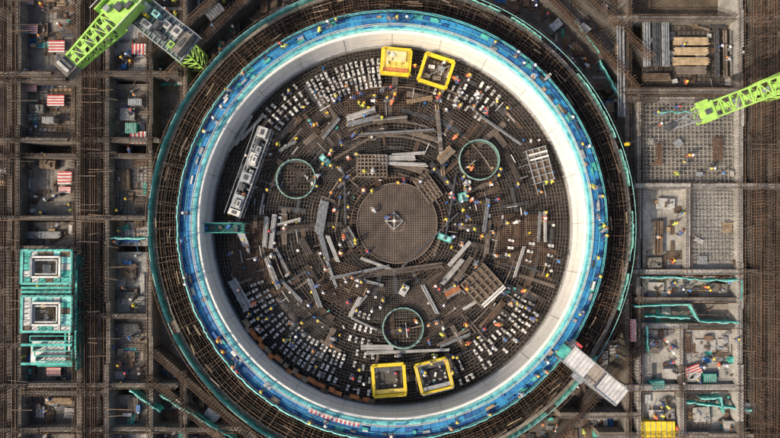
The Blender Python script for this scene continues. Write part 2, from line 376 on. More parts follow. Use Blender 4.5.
for k in range(30):
    t=A(212+k*1.9+U(-.4,.4)); 
    if R()<.15: continue
    r_=U(20.8,21.3); p=polar(r_,t); c.box(p[0],p[1],.25,U(.6,1.2),U(.35,.6),U(.2,.5),random.choice([orange,wood,orange,wood_d]),t+math.pi/2)
c.done("edge_form_boards")
c=MB()
def near(px,py):
    return math.hypot(px-397,py-223)<44
for k in range(260):
    r_=math.sqrt(U(0.05,1))*172; t=U(0,6.283); px=392+r_*math.cos(t); py=224+r_*math.sin(t)
    if near(px,py): continue
    cx,cy=G(px,py,.2); k_=R()
    if k_<.45: c.box(cx,cy,.2,U(.6,1.8),U(.06,.12),.12,random.choice([white,steel,rebar_l,wood,wood_d,steel_d,block_m]),random.choice([t*-1,-t+1.57]))
    elif k_<.8: c.box(cx,cy,.2,U(.2,.45),U(.12,.3),U(.1,.4),random.choice([white,block_m,wood,blue_d,teal,yellow,steel,steel_d]),U(0,3.14))
    else:
        c.cyl((cx,cy,.05),(cx,cy,U(.3,.6)),U(.1,.18),random.choice([blue_d,white,steel_d,rebar_l]))
c.done("scattered_materials")
c=MB()
for k in range(170):
    r_=math.sqrt(U(0.08,1))*165; t=U(0,6.283); px=392+r_*math.cos(t); py=224+r_*math.sin(t)
    if near(px,py): continue
    cx,cy=G(px,py,.2); an=-random.choice([t,t+1.57])+U(-.06,.06); L=U(1.5,4.5); mm=random.choice([rebar,rebar_l,rebar_d,steel_d])
    for q in range(random.randint(2,7)):
        o=q*.1-.3; x=cx-o*math.sin(an);y=cy+o*math.cos(an)
        if rw(x+L/2*math.cos(an),y+L/2*math.sin(an))>21.3 or rw(x-L/2*math.cos(an),y-L/2*math.sin(an))>21.3: continue
        c.bar((x-L/2*math.cos(an),y-L/2*math.sin(an),.18),(x+L/2*math.cos(an),y+L/2*math.sin(an),.18+U(0,.05)),.05,mm)
c.done("rebar_bundles")
# ================================================================ surrounding blocks
def outside(x,y,r=29.6): return rw(x,y)>r
def rebar_wall(p,q,th=.5,z0=-5.05,z1=-.5,ext=2.2,sp=.36,m=conc,rm=None,name="rebar_wall"):
    a=Vector(G(*p,z1)); b=Vector(G(*q,z1)); L=(b-a).length; d=(b-a)/L; s=Vector((-d.y,d.x)); an=math.atan2(d.y,d.x)
    c=MB(); n_=int(L/sp); run=None; runs=[]; ph=U(0,6)
    for k in range(n_+1):
        pt=a+d*(k*sp); ok=outside(pt.x,pt.y)
        if ok:
            if run is None: run=k*sp
            es=ext*(.75+.35*math.sin(k*.11+ph))
            for o in(-th/2+.05,th/2-.05):
                if R()<.94:
                    e=es*U(.7,1.1); c.bar((pt.x+s.x*o,pt.y+s.y*o,z1-.2),(pt.x+s.x*o+U(-.07,.07),pt.y+s.y*o+U(-.07,.07),z1+e),.05,rm or (rebar if R()<.6 else rebar_d))
        if (not ok or k==n_) and run is not None:
            runs.append((run,k*sp)); run=None
    for r0,r1 in runs:
        if r1-r0<.4: continue
        # broken into pours of slightly different height
        u=r0
        while u<r1-.01:
            v=min(r1,u+U(3,8)); 
            if r1-v<1: v=r1
            m_=a+d*((u+v)/2); hh=z1+U(-.35,.1)
            c.box(m_.x,m_.y,(z0+hh)/2,v-u-.004,th,hh-z0,m if R()<.8 else conc_d,an); u=v
        A_=a+d*r0;B_=a+d*r1
        zz=z1+.3
        while zz<z1+ext*.6:
            for o in(-th/2,th/2): c.bar((A_.x+s.x*o,A_.y+s.y*o,zz),(B_.x+s.x*o,B_.y+s.y*o,zz),.05,rm or rebar)
            zz+=.5
    if c.v: c.done(name)
for x,ys,th,z1,ext,m in((-40,(-60,500),.6,-1,2,conc),(8,(-60,500),.6,-1.5,2.3,conc_d),(18,(-60,500),.45,-1,1.4,conc),(78,(-60,500),.5,-.8,1.5,conc),(88,(-60,500),.5,-1.5,3.0,conc_d),(98,(-60,500),.5,-1.5,3.0,conc_d),(107,(-60,500),.5,-.8,1.3,conc),(150,(-60,500),.5,-1,1.3,conc),(185,(-60,120),.5,-1.5,1.4,conc),(185,(370,500),.5,-1.5,1.5,conc)):
    rebar_wall((x,ys[0]),(x,ys[1]),th,z1=z1,ext=ext,m=m)
for y,x0,x1,z1 in((-40,-60,240,-1),(10,-60,16,-1),(74,-60,180,-.6),(80,-60,78,-.8),(140,-60,160,-.8),(156,-60,160,-1.2),(218,-60,148,-.5),(248,-60,80,-1.2),(316,60,148,-1),(346,-60,20,-1),(386,-60,180,-.6),(393,20,110,-1),(430,-60,250,-1),(470,-60,250,-1)):
    rebar_wall((x0,y),(x1,y),.5,z1=z1-.05,ext=1.0,m=conc if R()<.7 else conc_d)
for x,ys,th,z1,ext,m in((628,(-60,500),.5,-1,1.2,conc),(640,(90,500),.4,-1,.7,conc_l),(688,(185,275),.6,-1,.7,conc_l),(741,(-60,500),.7,-.6,.9,conc_l),(752,(-60,500),.5,-1.5,2.4,conc_d),(762,(-60,500),.5,-1.2,2.0,conc_d),(772,(-60,500),.5,-1.2,2.4,conc_d),(790,(-60,500),.6,-1,2,conc),(820,(-60,500),.6,-1,2,conc),(682,(325,500),.6,-1,.7,conc_l)):
    rebar_wall((x,ys[0]),(x,ys[1]),th,z1=z1,ext=ext,m=m)
for y,x0,x1,z1 in((-30,530,840,-1),(18,610,840,-1),(91,620,840,-.6),(99,625,760,-.8),(186,625,840,-.6),(272,630,760,-.8),(300,635,745,-1),(326,635,745,-1.1),(388,625,745,-.8),(415,560,640,-1),(436,600,840,-.9),(470,540,840,-.9)):
    rebar_wall((x0,y),(x1,y),.65,z1=z1-.05,ext=.7,m=conc_l if y in(186,272,388,326,99) else conc)
for p,q in (((150,60),(260,-40)),((165,80),(290,-40)),((520,-30),(635,90)),((545,-40),(650,60)),((155,350),(275,455)),((150,375),(250,460)),((540,455),(640,345)),((500,470),(560,440))):
    rebar_wall(p,q,.4,z1=-1.5,ext=2.4,m=conc_d)
def slab(px0,py0,px1,py1,z,m,name="concrete_slab",t=.3):
    x0,y0=G(px0,py1,z); x1,y1=G(px1,py0,z); c=MB(); nx=max(1,int((x1-x0)/1.2)); ny=max(1,int((y1-y0)/1.2))
    for i in range(nx):
        for j in range(ny):
            ax=x0+(x1-x0)*(i+.5)/nx; ay=y0+(y1-y0)*(j+.5)/ny
            if outside(ax,ay,29.9): c.box(ax,ay,z-t/2,(x1-x0)/nx+.001,(y1-y0)/ny+.001,t,m)
    if c.v: c.done(name)
cells_y=[(-60,-42),(-38,72),(84,138),(160,216),(222,246),(252,384),(395,428),(434,500)]
ZL=-3.0
for i,(y0,y1) in enumerate(cells_y):
    slab(22,y0,75,y1,ZL,random.choice([conc,conc_d,conc])); slab(110,y0,148,y1,ZL+.2-.03*i,random.choice([conc,conc,conc_l]))
    slab(-60,y0,5,y1,-4.2,conc_d); slab(152,y0,240,y1,-3.9,conc_d if R()<.5 else conc)
slab(643,22,738,88,-2.8,conc_d); slab(643,103,738,183,-1.8,conc); slab(643,190,684,270,-2.0,conc_l); slab(692,190,738,270,-1.9,conc_l)
slab(643,276,738,298,-2.4,conc_l); slab(643,304,738,324,-2.6,conc); slab(643,330,680,386,-2.2,conc_l); slab(685,330,738,386,-2.0,conc_l); slab(643,392,680,434,-2.2,conc_l); slab(685,392,738,434,-2.4,conc_l)
slab(520,-50,625,90,-3.8,conc_d); slab(520,340,625,480,-3.8,conc_d); slab(795,-50,850,480,-4,conc_d)
def mat(px0,py0,px1,py1,z,sp,m,ups=True,name="rebar_mat"):
    x0,y0=G(px0,py1,z); x1,y1=G(px1,py0,z); c=MB(); x=x0
    while x<x1: c.bar((x,y0,z),(x,y1,z),.06,m); x+=sp
    y=y0
    while y<y1: c.bar((x0,y,z+.06),(x1,y,z+.06),.06,m); y+=sp
    if ups:
        x=x0
        while x<x1:
            y=y0
            while y<y1:
                if outside(x,y): c.bar((x,y,z-.5),(x,y,z+U(.3,.9)),.06,m)
                y+=sp*1.5
            x+=sp*1.5
    c.done(name)
rebar_g=M("rebar_grey",(.30,.29,.27),.6,.3,.4)
mat(643,103,738,183,-1.4,.5,rebar_g); mat(692,192,737,262,-1.6,.45,rebar_g); mat(643,22,738,88,-2.5,.6,rebar_d); mat(686,394,710,432,-2.1,.5,rebar)
mat(23,86,74,136,ZL+.3,.6,rebar,False); mat(23,330,74,380,ZL+.3,.7,rebar_d,False); mat(111,160,147,214,ZL+.4,.5,rebar_d,False); mat(111,320,147,384,ZL+.4,.5,rebar,False)
def clutter(px0,py0,px1,py1,z,n,pal,name="building_materials",big=1.0):
    c=MB()
    for k in range(n):
        px=U(px0,px1);py=U(py0,py1); x,y=G(px,py,z)
        if not outside(x,y,30.4): continue
        an=random.choice([0,math.pi/2])+random.gauss(0,.04) if R()<.9 else U(0,3.1)
        k_=R(); m=random.choice(pal)
        if k_<.55:
            L=U(.8,3.0)*big
            for q in range(random.randint(2,7)):
                o=q*.18; c.box(x-o*math.sin(an),y+o*math.cos(an),z+.12+U(0,.1),L*U(.9,1),.11,.09,m,an+U(-.02,.02))
        elif k_<.75: c.box(x,y,z+.2,U(.4,1.1)*big,U(.3,.8)*big,U(.2,.6),m,an)
        elif k_<.9: c.bar((x,y,z+.1),(x+U(-1,1)*1.5,y+U(-1,1)*1.5,z+U(.1,1.0)),.07,m)
        else:
            c.cyl((x,y,z),(x,y,z+U(.4,.9)),U(.12,.2),m)
    if c.v: c.done(name)
pal=[wood,wood_d,steel,steel_d,rebar_l,rebar,block_m,rebar,wood_d]; pal2=pal+[teal,blue_d,white,steel_d,rebar_d,rebar,wood_d]
clutter(-20,-30,5,470,-4.1,120,pal)
for y0,y1 in cells_y[1:]:
    n_=int((y1-y0)*.45); clutter(22,y0+3,75,y1-3,ZL,n_,pal2); clutter(112,y0+3,147,y1-3,ZL+.2,int(n_*.7),pal2)
clutter(150,-20,300,90,-3.8,150,pal2); clutter(150,360,290,445,-3.8,170,pal2); clutter(500,-20,625,110,-3.7,200,pal2+[rebar,rebar]); clutter(510,340,640,445,-3.7,150,pal2)
clutter(643,22,738,88,-2.3,26,pal); clutter(643,105,736,181,-1.3,10,[rebar_g,steel,rebar]); clutter(645,192,682,268,-2.0,10,pal); clutter(692,192,736,268,-1.5,5,pal)
clutter(645,276,736,298,-2.4,16,pal); clutter(645,304,736,324,-2.6,12,pal2); clutter(645,332,678,384,-2.2,12,pal2); clutter(687,332,736,384,-2.0,14,pal2); clutter(645,394,678,432,-2.2,9,pal2); clutter(687,394,736,432,-2.3,14,pal2); clutter(745,-20,790,450,-4.6,220,pal)
clutter(80,-10,106,440,-4.7,130,pal)
c=MB()
for k in range(70):
    y=U(-10,440); x0=random.choice([8,78,88,107,752,741]); L=U(8,34); z=U(-.2,1.2)
    a_=G(x0,y,z); b_=G(x0+L,y+U(-2,2),z)
    if outside(*a_) and outside(*b_): c.bar((*a_,z),(*b_,z),U(.05,.09),random.choice([wood_d,rebar,rebar_d]))
c.done("bracing_planks")
def panel(px,py,w_,h_,z,ang=0,n_=3,m=conc_l):
    x,y=G(px,py,z); c=MB(); lx=w_*SC(z);ly=h_*SC(z);an=A(ang)
    for k in range(n_): c.box(x+U(-.1,.1),y+U(-.1,.1),z+.15+k*.22,lx,ly,.18,m,an+U(-.02,.02)); 
    for u in(-.3,.3): c.box(x+u*lx*math.cos(an),y+u*lx*math.sin(an),z+.04,.15,ly*.98,.1,wood_d,an)
    for k in range(3): c.box(x+U(-.3,.3)*lx,y+U(-.3,.3)*ly,z+.15+n_*.22,U(.2,.8),U(.1,.3),.1,random.choice([wood_d,steel,conc_d,rebar]),U(0,3))
    c.done("concrete_panel_stack")
for t in((652,345,12,14),(668,372,14,10),(705,345,20,12),(725,372,14,16),(655,415,14,12),(700,414,16,14),(728,425,12,12),(655,287,16,8),(715,288,20,8),(664,204,16,9),(653,262,14,10),(722,345,10,12),(668,414,8,14),(692,376,12,8)): panel(*t,-2.0,random.choice([0,0,3,-4]),random.choice([1,2,3]),random.choice([conc_l,conc_l,block_m,conc]))
for t in((130,115,14,12),(125,180,14,20),(130,270,16,14),(50,165,16,8),(40,110,14,8),(128,355,16,10),(128,60,12,16),(44,30,10,14)): panel(*t,ZL+.1,random.choice([0,0,3,-4]),random.choice([1,2,3]),random.choice([conc,conc_l,wood_d]))
def rwmat(px,py,w,h,z=-2.6,ang=0):
    x,y=G(px,py,z); c=MB(); lx=w*SC(z);ly=h*SC(z); n_=8; an=A(ang)
    for k in range(n_):
        v=-ly/2+ly*(k+.5)/n_ ; m=red if k%2 else white
        c.box(x-v*math.sin(an),y+v*math.cos(an),z+.3,lx,ly/n_*.9,.06,m,an)
    for u in(-.42,.42): c.box(x+u*lx*math.cos(an),y+u*lx*math.sin(an),z+.1,.12,ly,.3,steel,an)
    c.done("striped_barrier_panel")
for a_ in((30,30,18,9),(58,47,16,12),(30,88,16,8),(57,101,17,11),(140,50,11,14,-2.5,90),(139,138,12,16,-2.0,90),(66,178,14,13),(66,190,12,6),(692,370,16,10,-1.7,20),(640,368,12,8),(632,330,22,6,-1,90),(55,371,14,8),(28,3,14,4)): rwmat(*a_)
c=MB()
for k in range(24):
    t=A(246+k*.62); t2=A(246+k*.62+.5); 
    c.revolve([(22.4,4.8),(22.85,4.82)],red if k%2 else white,CX,CY,1,t,t2)
c.done("striped_walkway_barrier")
def stack(name,px,py,w,h,z,m,n_,ang=0,layers=2):
    x,y=G(px,py,z); c=MB(); lx=w*SC(z);ly=h*SC(z);an=A(ang)
    for l_ in range(layers):
        for k in range(n_):
            v=-ly/2+ly*(k+.5)/n_; e=U(-.15,.15)
            c.cyl((x-lx/2*math.cos(an)+e-v*math.sin(an),y+v*math.cos(an)-lx/2*math.sin(an),z+.2+l_*.2),(x+lx/2*math.cos(an)+e-v*math.sin(an),y+v*math.cos(an)+lx/2*math.sin(an),z+.2+l_*.2),ly/n_*.42,m,6)
    for u in(-.35,.35): c.box(x+u*lx*math.cos(an),y+u*lx*math.sin(an),z,.15,ly,.15,wood_d,an)
    c.done(name)
for y,w in((42,34),(52,33),(62,35),(71,30)): stack("timber_stack",690,y,w,7.5,-1.8,M("timber_fresh",(.50,.38,.24),.8,.3,1.5) if y!=71 else rebar_l,8)
for x in(646,655,664): stack("steel_pipe_stack",x,45,45,7,-2.0,random.choice([steel,steel_d]),6,90)
for x in(716,724,733): stack("steel_pipe_stack",x,55,48,4,-2.0,steel_d if x!=724 else rebar_l,4,90)
stack("steel_pipe_stack",655,78,26,8,-2.0,wood_d,6); stack("steel_pipe_stack",620,72,92,6,-1,steel,4,90)
stack("timber_stack",658,238,34,8,-1.6,wood_d,5,88); stack("timber_stack",60,400,26,6,ZL+.2,wood,5); stack("steel_pipe_stack",40,235,44,7,ZL+.2,steel,6); stack("steel_pipe_stack",125,295,24,7,ZL+.3,steel_d,6); stack("steel_pipe_stack",127,330,26,14,ZL+.4,steel_d,10); stack("timber_stack",116,375,20,8,ZL+.3,block_m,5)
stack("steel_pipe_stack",128,240,24,5,ZL+.3,blue_d,4)
c=MB()
def rectframe(px0,py0,px1,py1,z,w_,m,netz=None):
    x0,y0=G(px0,py1,z);x1,y1=G(px1,py0,z)
    P=[(x0,y0,z),(x1,y0,z),(x1,y1,z),(x0,y1,z)]
    for k in range(4):
        c.bar(P[k],P[(k+1)%4],w_,m)
        if netz is not None:
            a_=Vector(P[k]);b_=Vector(P[(k+1)%4]); n_=8
            for q in range(n_):
                p=a_+(b_-a_)*q/n_; c.bar(p,(p.x,p.y,netz),.07,steel)
z=1.0
for (y0,y1) in((250,284),(296,332)):
    rectframe(21,y0,72,y1,z,.2,teal,-4.6); rectframe(22,y0+1,71,y1-1,z+1.0,.08,teal_l,z)
    rectframe(31,y0+7,60,y1-7,z+.3,.22,white,-4.6); rectframe(34,y0+10,57,y1-10,z+.1,.15,steel)
    for (a0,b0,a1,b1) in((21,y0,31,y1),(60,y0,72,y1),(31,y0,60,y0+6),(31,y1-6,60,y1)):
        x0,yy0=G(a0,b1,z);x1,yy1=G(a1,b0,z); 
        nx=max(1,int(abs(x1-x0)/.7)); ny=max(1,int(abs(yy1-yy0)/.7))
        for i in range(nx):
            for j in range(ny):
                c.box(x0+(x1-x0)*(i+.5)/nx,yy0+(yy1-yy0)*(j+.5)/ny,z-.15+U(0,.06),(x1-x0)/nx*.9,(yy1-yy0)/ny*.9,.07,random.choice([teal,teal,steel,teal_l,wood_d]))
    for k in range(10):
        x0,yy0=G(U(34,58),U(y0+10,y1-10),.5); c.box(x0,yy0,U(-2,-.5),U(.3,.9),U(.3,1.6),.4,random.choice([steel,block_m,steel_d,wood]),U(-.2,.2))
for k in range(6):
    rectframe(30+k*1.5,336+k*5,72,341+k*5,.6-k*.15,.10,teal,-4.5 if k%2==0 else None)
x0,y0=G(47,352,-.5); c.box(x0,y0,-.8,4.2,2.6,.1,steel,0); 
for py in(288,292,345,364): 
    x0,y0=G(46,py,.8); c.box(x0,y0,.7,6.0,.3,.1,teal)
for px in(66,70,76):
    x0,y0=G(px,310,.5); c.box(x0,y0,.5,.2,9.5,.12,teal if px!=70 else steel)
c.done("formwork_tower")
def netrun(pts,z,h=1.2,w_=.14):
    c=MB()
    for (a_,b_) in zip(pts[:-1],pts[1:]):
        A_=Vector((*G(*a_,z),z));B_=Vector((*G(*b_,z),z)); L=(B_-A_).length; n_=max(2,int(L/.5)); i=c.mid(teal)
        nrm=Vector((-(B_-A_).y,(B_-A_).x,0)).normalized(); base=len(c.v)
        for k in range(n_+1):
            p=A_+(B_-A_)*k/n_
            o=nrm*U(-.12,.12)
            c.v.append(tuple(p+Vector((0,0,-h))+o+nrm*.15)); c.v.append(tuple(p+o)); c.v.append(tuple(p+o-nrm*w_))
        for k in range(n_):
            b=base+k*3; c.f.append((b,b+3,b+4,b+1));c.mi.append(i); c.f.append((b+1,b+4,b+5,b+2));c.mi.append(c.mid(teal_l))
        for k in range(0,n_,3):
            p=A_+(B_-A_)*k/n_; c.bar(p+Vector((0,0,-3)),p+Vector((0,0,.1)),.07,steel)
        c.bar(A_,B_,.06,teal)
    c.done("safety_net_fence")
netrun([(640,277),(676,277),(700,280),(742,280),(742,300)],-.6); netrun([(634,306),(690,304),(700,322),(740,322)],-.6); netrun([(645,316),(690,318)],-.8); netrun([(648,326),(648,352)],-.8)
netrun([(700,398),(722,398),(724,414)],-1); netrun([(686,402),(752,410)],-1,.8); netrun([(160,395),(235,440)],-1,.8); netrun([(130,390),(160,412)],-1); netrun([(600,60),(622,100)],-.8); netrun([(575,20),(600,52)],-1); netrun([(110,238),(147,238)],-1,.6); netrun([(76,255),(76,370)],0,1.5)
netrun([(655,112),(690,112)],-1,.5)
def hut(px,py,w_,h_,z,m,name,ang=0):
    x,y=G(px,py,z); c=MB(); lx=w_*SC(z);ly=h_*SC(z);an=A(ang)
    c.box(x,y,z-1.1,lx,ly,2.2,m,an); c.box(x,y,z+.04,lx*1.04,ly*1.04,.08,m,an)
    for k in range(6):
        u=-lx/2+lx*(k+.5)/6; c.box(x+u*math.cos(an),y+u*math.sin(an),z+.1,.06,ly,.05,steel,an)
    c.box(x+ly*.505*math.sin(an),y-ly*.505*math.cos(an),z-1.2,lx*.2,.05,1.8,steel_d,an); c.done(name)
hut(658,430,32,16,-1.0,yellow,"yellow_container"); hut(748,408,14,10,-1.5,steel,"site_container"); hut(710,378,12,8,-1.2,M("green_paint",(.05,.3,.22),.6,.3,2),"site_container"); hut(658,385,12,7,-1.0,teal,"site_container",8)
hut(131,128,11,10,-1.5,M("green_paint",(.05,.3,.22)),"site_container"); hut(212,415,14,8,-2.2,steel,"site_container",-35); hut(180,404,12,8,-2.4,white,"site_container",-40); hut(556,25,12,8,-2,steel,"site_container",40); hut(215,12,18,10,-1.6,steel_d,"site_container",40)
hut(585,28,10,6,-2,white,"site_container",-40); hut(135,102,13,6,-1.5,steel,"site_container"); hut(48,120,11,6,-1.5,conc_l,"site_container")
# ================================================================ stair bridge lower right
c=MB(); z=7.2
P0=Vector((*G(567,352,z),z)); P1=Vector((*G(622,398,z),z)); dd=(P1-P0).normalized(); sd=Vector((-dd.y,dd.x,0)); L=(P1-P0).length; an=math.atan2(dd.y,dd.x); W=1.05
def Q(u,v,zz=0): 
    p=P0+dd*u+sd*v; return (p.x,p.y,z+zz)
roofm=M("roof_sheet_white",(.62,.62,.62),.5,.2,1,stain=.3)
q=Q(L*.22,0); c.box(*q,L*.36,2*W,.08,roofm,an); q=Q(L*.5,0,-.5); c.box(*q,L*.22,2*W,.08,M("roof_sheet_tan",(.36,.31,.26),.6,.25,1),an); q=Q(L*.82,0,-.1); c.box(*q,L*.38,2.1*W,.08,roofm,an)
k=0.0
while k<L:
    c.bar(Q(k,-W,.07),Q(k,W,.07),.04,steel)
    for v in(-W,W): c.bar(Q(k,v,-2.4),Q(k,v,.0),.05,steel)
    k+=.45
for v in(-W,W):
    for zz in(-2.4,-1.4,.02): c.bar(Q(0,v,zz),Q(L,v,zz),.1,steel)
q=Q(L*.5,0,-2.4); c.box(*q,L,2*W,.1,steel_d,an)
for u in(L*.75,L*.99):
    for v in(-W,W): c.bar((*Q(u,v)[:2],-5.2),Q(u,v),.14,steel)
for st in range(8):
    zz=-12.2+st*1.2; c.bar(Q(L*.75,-W,zz),Q(L*.99,W,zz+1.2),.12,steel_d); c.bar(Q(L*.75,W,zz),Q(L*.99,W,zz),.08,steel)
q=Q(L*.35,-W*1.4,-.2); c.box(*q,1.3,.5,.5,steel,an); q=Q(-.2,-.2,-.3); c.box(*q,1.0,1.4,.3,teal,an); q=Q(.15,1.1,-.2); c.box(*q,.9,.9,.4,steel_d,an); q=Q(.5,1.4,.0); c.box(*q,.7,.25,.5,red,an)
c.done("access_stair_bridge")
# ================================================================ cranes
def lattice(c,P0,P1,w0,w1,h0,h1,m,n,ch=.16):
    d=(P1-P0); L=d.length; d.normalize(); s=Vector((-d.y,d.x,0)).normalized()
    def pt(k,j):
        f=k/n; w_=w0+(w1-w0)*f; h=h0+(h1-h0)*f; p=P0+d*(L*f)
        return p+s*(w_/2*(-1 if j==0 else 1)) if j<2 else p+s*(w_/2*(-1 if j==2 else 1))+Vector((0,0,-h))
    for k in range(n):
        for j in range(4): c.bar(pt(k,j),pt(k+1,j),ch,m)
        for (i,j) in((0,1),(2,3),(0,2),(1,3)):
            c.bar(pt(k,i),pt(k,j),ch*.7,m); 
            if k%2: c.bar(pt(k,i),pt(k+1,j),ch*.6,m)
            else: c.bar(pt(k,j),pt(k+1,i),ch*.6,m)
root=bpy.data.objects.new("tower_crane",None); bpy.context.scene.collection.objects.link(root)
c=MB(); z=13.0
a_=Vector((*G(66,66,z),z)); b_=Vector((*G(112,17,z),z)); e_=Vector((*G(156,-30,z),z))
lattice(c,a_,b_,1.3,2.0,.9,1.8,lime,9,.17)
d_=(b_-a_).normalized(); s_=Vector((-d_.y,d_.x,0)); an=math.atan2(d_.y,d_.x)
m_=b_+d_*1.2; c.box(m_.x,m_.y,z-.3,3.0,2.4,1.0,lime,an); c.box(m_.x,m_.y,z+.35,.8,.7,.3,steel_d,an); c.box(*(m_+s_*.7-d_*.9+Vector((0,0,.4))),.6,.5,.4,steel,an); c.box(*(m_-s_*.6+d_*.8+Vector((0,0,.35))),.9,.4,.3,steel_d,an)
for k in(-1,1): c.box(*(m_+s_*k*1.4),3.6,.12,1.4,lime,an); c.bar(m_+s_*k*1.6-d_*2+Vector((0,0,1)),m_+s_*k*1.6+d_*2+Vector((0,0,1)),.06,white)
for k in range(9):
    p=a_+(b_-a_)*((k+.5)/9); c.box(p.x,p.y,z+.02,.8,.45,.06,lime if k%2 else steel_d,an)
lattice(c,b_+d_*2.4,e_,2.0,1.6,1.8,1.4,lime,9,.17)
c.box(a_.x,a_.y,z-.4,1.4,1.8,1.1,conc,an); c.box(*(a_-d_*.2-Vector((0,0,-.2))),.3,1.5,.3,block_m,an); c.box(*(a_+d_*.3-Vector((0,0,-.2))),.3,1.5,.3,steel_d,an)
c.done("jib",root)
c=MB(); z2=11.5
ctr=Vector((*G(162,28,z2),z2)); an2=A(-38)
def T2(u,v,zz=0): return (ctr.x+u*math.cos(an2)-v*math.sin(an2),ctr.y+u*math.sin(an2)+v*math.cos(an2),z2+zz)
for k in range(13):
    u=-3.6+k*.6; c.bar(T2(u,-1.6),T2(u,1.6),.12,steel)
for v in(-1.6,-.5,.5,1.6): c.bar(T2(-3.8,v),T2(3.9,v),.12,steel)
for v in(-1.6,1.6):
    c.bar(T2(-3.8,v,1),T2(3.9,v,1),.06,steel)
    for k in range(9): c.bar(T2(-3.8+k*.96,v,0),T2(-3.8+k*.96,v,1),.05,white)
q=T2(0,0,-.12); c.box(*q,7.4,3.0,.06,M("deck_grating",(.15,.2,.2),.6,.4,3),an2)
for u,v,l_,w_,h_,m in((-2.7,.5,1.1,1.1,1.0,white),(-2.3,-.8,.7,.5,.5,steel_d),(-1.2,-.7,1.2,.7,.7,steel),(-1.0,.7,.8,.6,.8,teal_l),(.4,.5,.9,.7,.6,block_m),(.5,-.7,1.3,.5,.4,steel_d),(1.8,.6,.9,1.0,.9,block_m),(2.0,-.8,.6,.7,.5,lime),(3.1,0,.7,2.4,1.2,conc),(-1.8,0,.3,.3,.9,yellow)):
    q=T2(u,v,h_/2); c.box(*q,l_,w_,h_,m,an2); q=T2(u,v,h_+.05); c.box(*q,l_*.5,w_*.4,.1,steel_d,an2)
c.cyl(T2(-.2,-.6,.7),T2(-.2,.4,.7),.35,steel_d,12)
c.done("machinery_deck",root)
c=MB(); b0=Vector(T2(-1.5,0,-.3))
for sx in(-1,1):
    for sy in(-1,1): c.bar((b0.x+sx,b0.y+sy,-5.2),(b0.x+sx,b0.y+sy,z2-.3),.2,lime)
zz=-5.
while zz<z2-2:
    for (ax,ay,bx,by) in((-1,-1,1,-1),(1,-1,1,1),(1,1,-1,1),(-1,1,-1,-1)):
        c.bar((b0.x+ax,b0.y+ay,zz),(b0.x+bx,b0.y+by,zz+1.6),.09,lime); c.bar((b0.x+ax,b0.y+ay,zz),(b0.x+bx,b0.y+by,zz),.09,lime)
    zz+=1.6
c.done("mast",root)
root=bpy.data.objects.new("tower_crane",None); bpy.context.scene.collection.objects.link(root)
c=MB(); z=14.0
a_=Vector((*G(702,114,z),z)); b_=Vector((*G(860,54,z),z)); tip=Vector((*G(670,127,z),z-.4))
lattice(c,a_,b_,1.6,1.5,1.4,1.4,lime,16,.16); lattice(c,tip,a_,.5,1.1,.3,1.3,steel,4,.1)
d_=(b_-a_).normalized(); an=math.atan2(d_.y,d_.x); s_=Vector((-d_.y,d_.x,0))
c.box(*(a_+d_*.6+Vector((0,0,-.1))),1.4,1.9,.5,lime,an); c.box(*(a_+d_*.3+s_*1.0+Vector((0,0,.1))),1.0,.4,.5,lime,an); c.box(*(a_+d_*.5+Vector((0,0,.25))),.5,.5,.3,steel_d,an)
for k in range(16):
    p=a_+(b_-a_)*((k+.5)/16); c.box(p.x,p.y,z-.06,.75,.45,.05,lime if k%3 else steel,an)
c.cyl(tip+Vector((-.2,-.1,.2)),tip+Vector((.5,.3,.2)),.35,steel_d,10); c.bar(tip,(tip.x,tip.y,4),.04,steel_d); c.box(tip.x,tip.y,3.8,.4,.3,.6,yellow)
c.done("jib",root)
c=MB()
for sx in(-1,1):
    for sy in(-1,1): c.bar((b_.x+sx,b_.y+sy,-5.2),(b_.x+sx,b_.y+sy,z+2),.2,lime)
zz=-5.
while zz<z:
    for (ax,ay,bx,by) in((-1,-1,1,-1),(1,-1,1,1),(1,1,-1,1),(-1,1,-1,-1)):
        c.bar((b_.x+ax,b_.y+ay,zz),(b_.x+bx,b_.y+by,zz+1.6),.09,lime)
    zz+=1.6
c.box(b_.x,b_.y,z+1.2,2.6,2.6,1.6,lime,an)
c.done("mast",root)
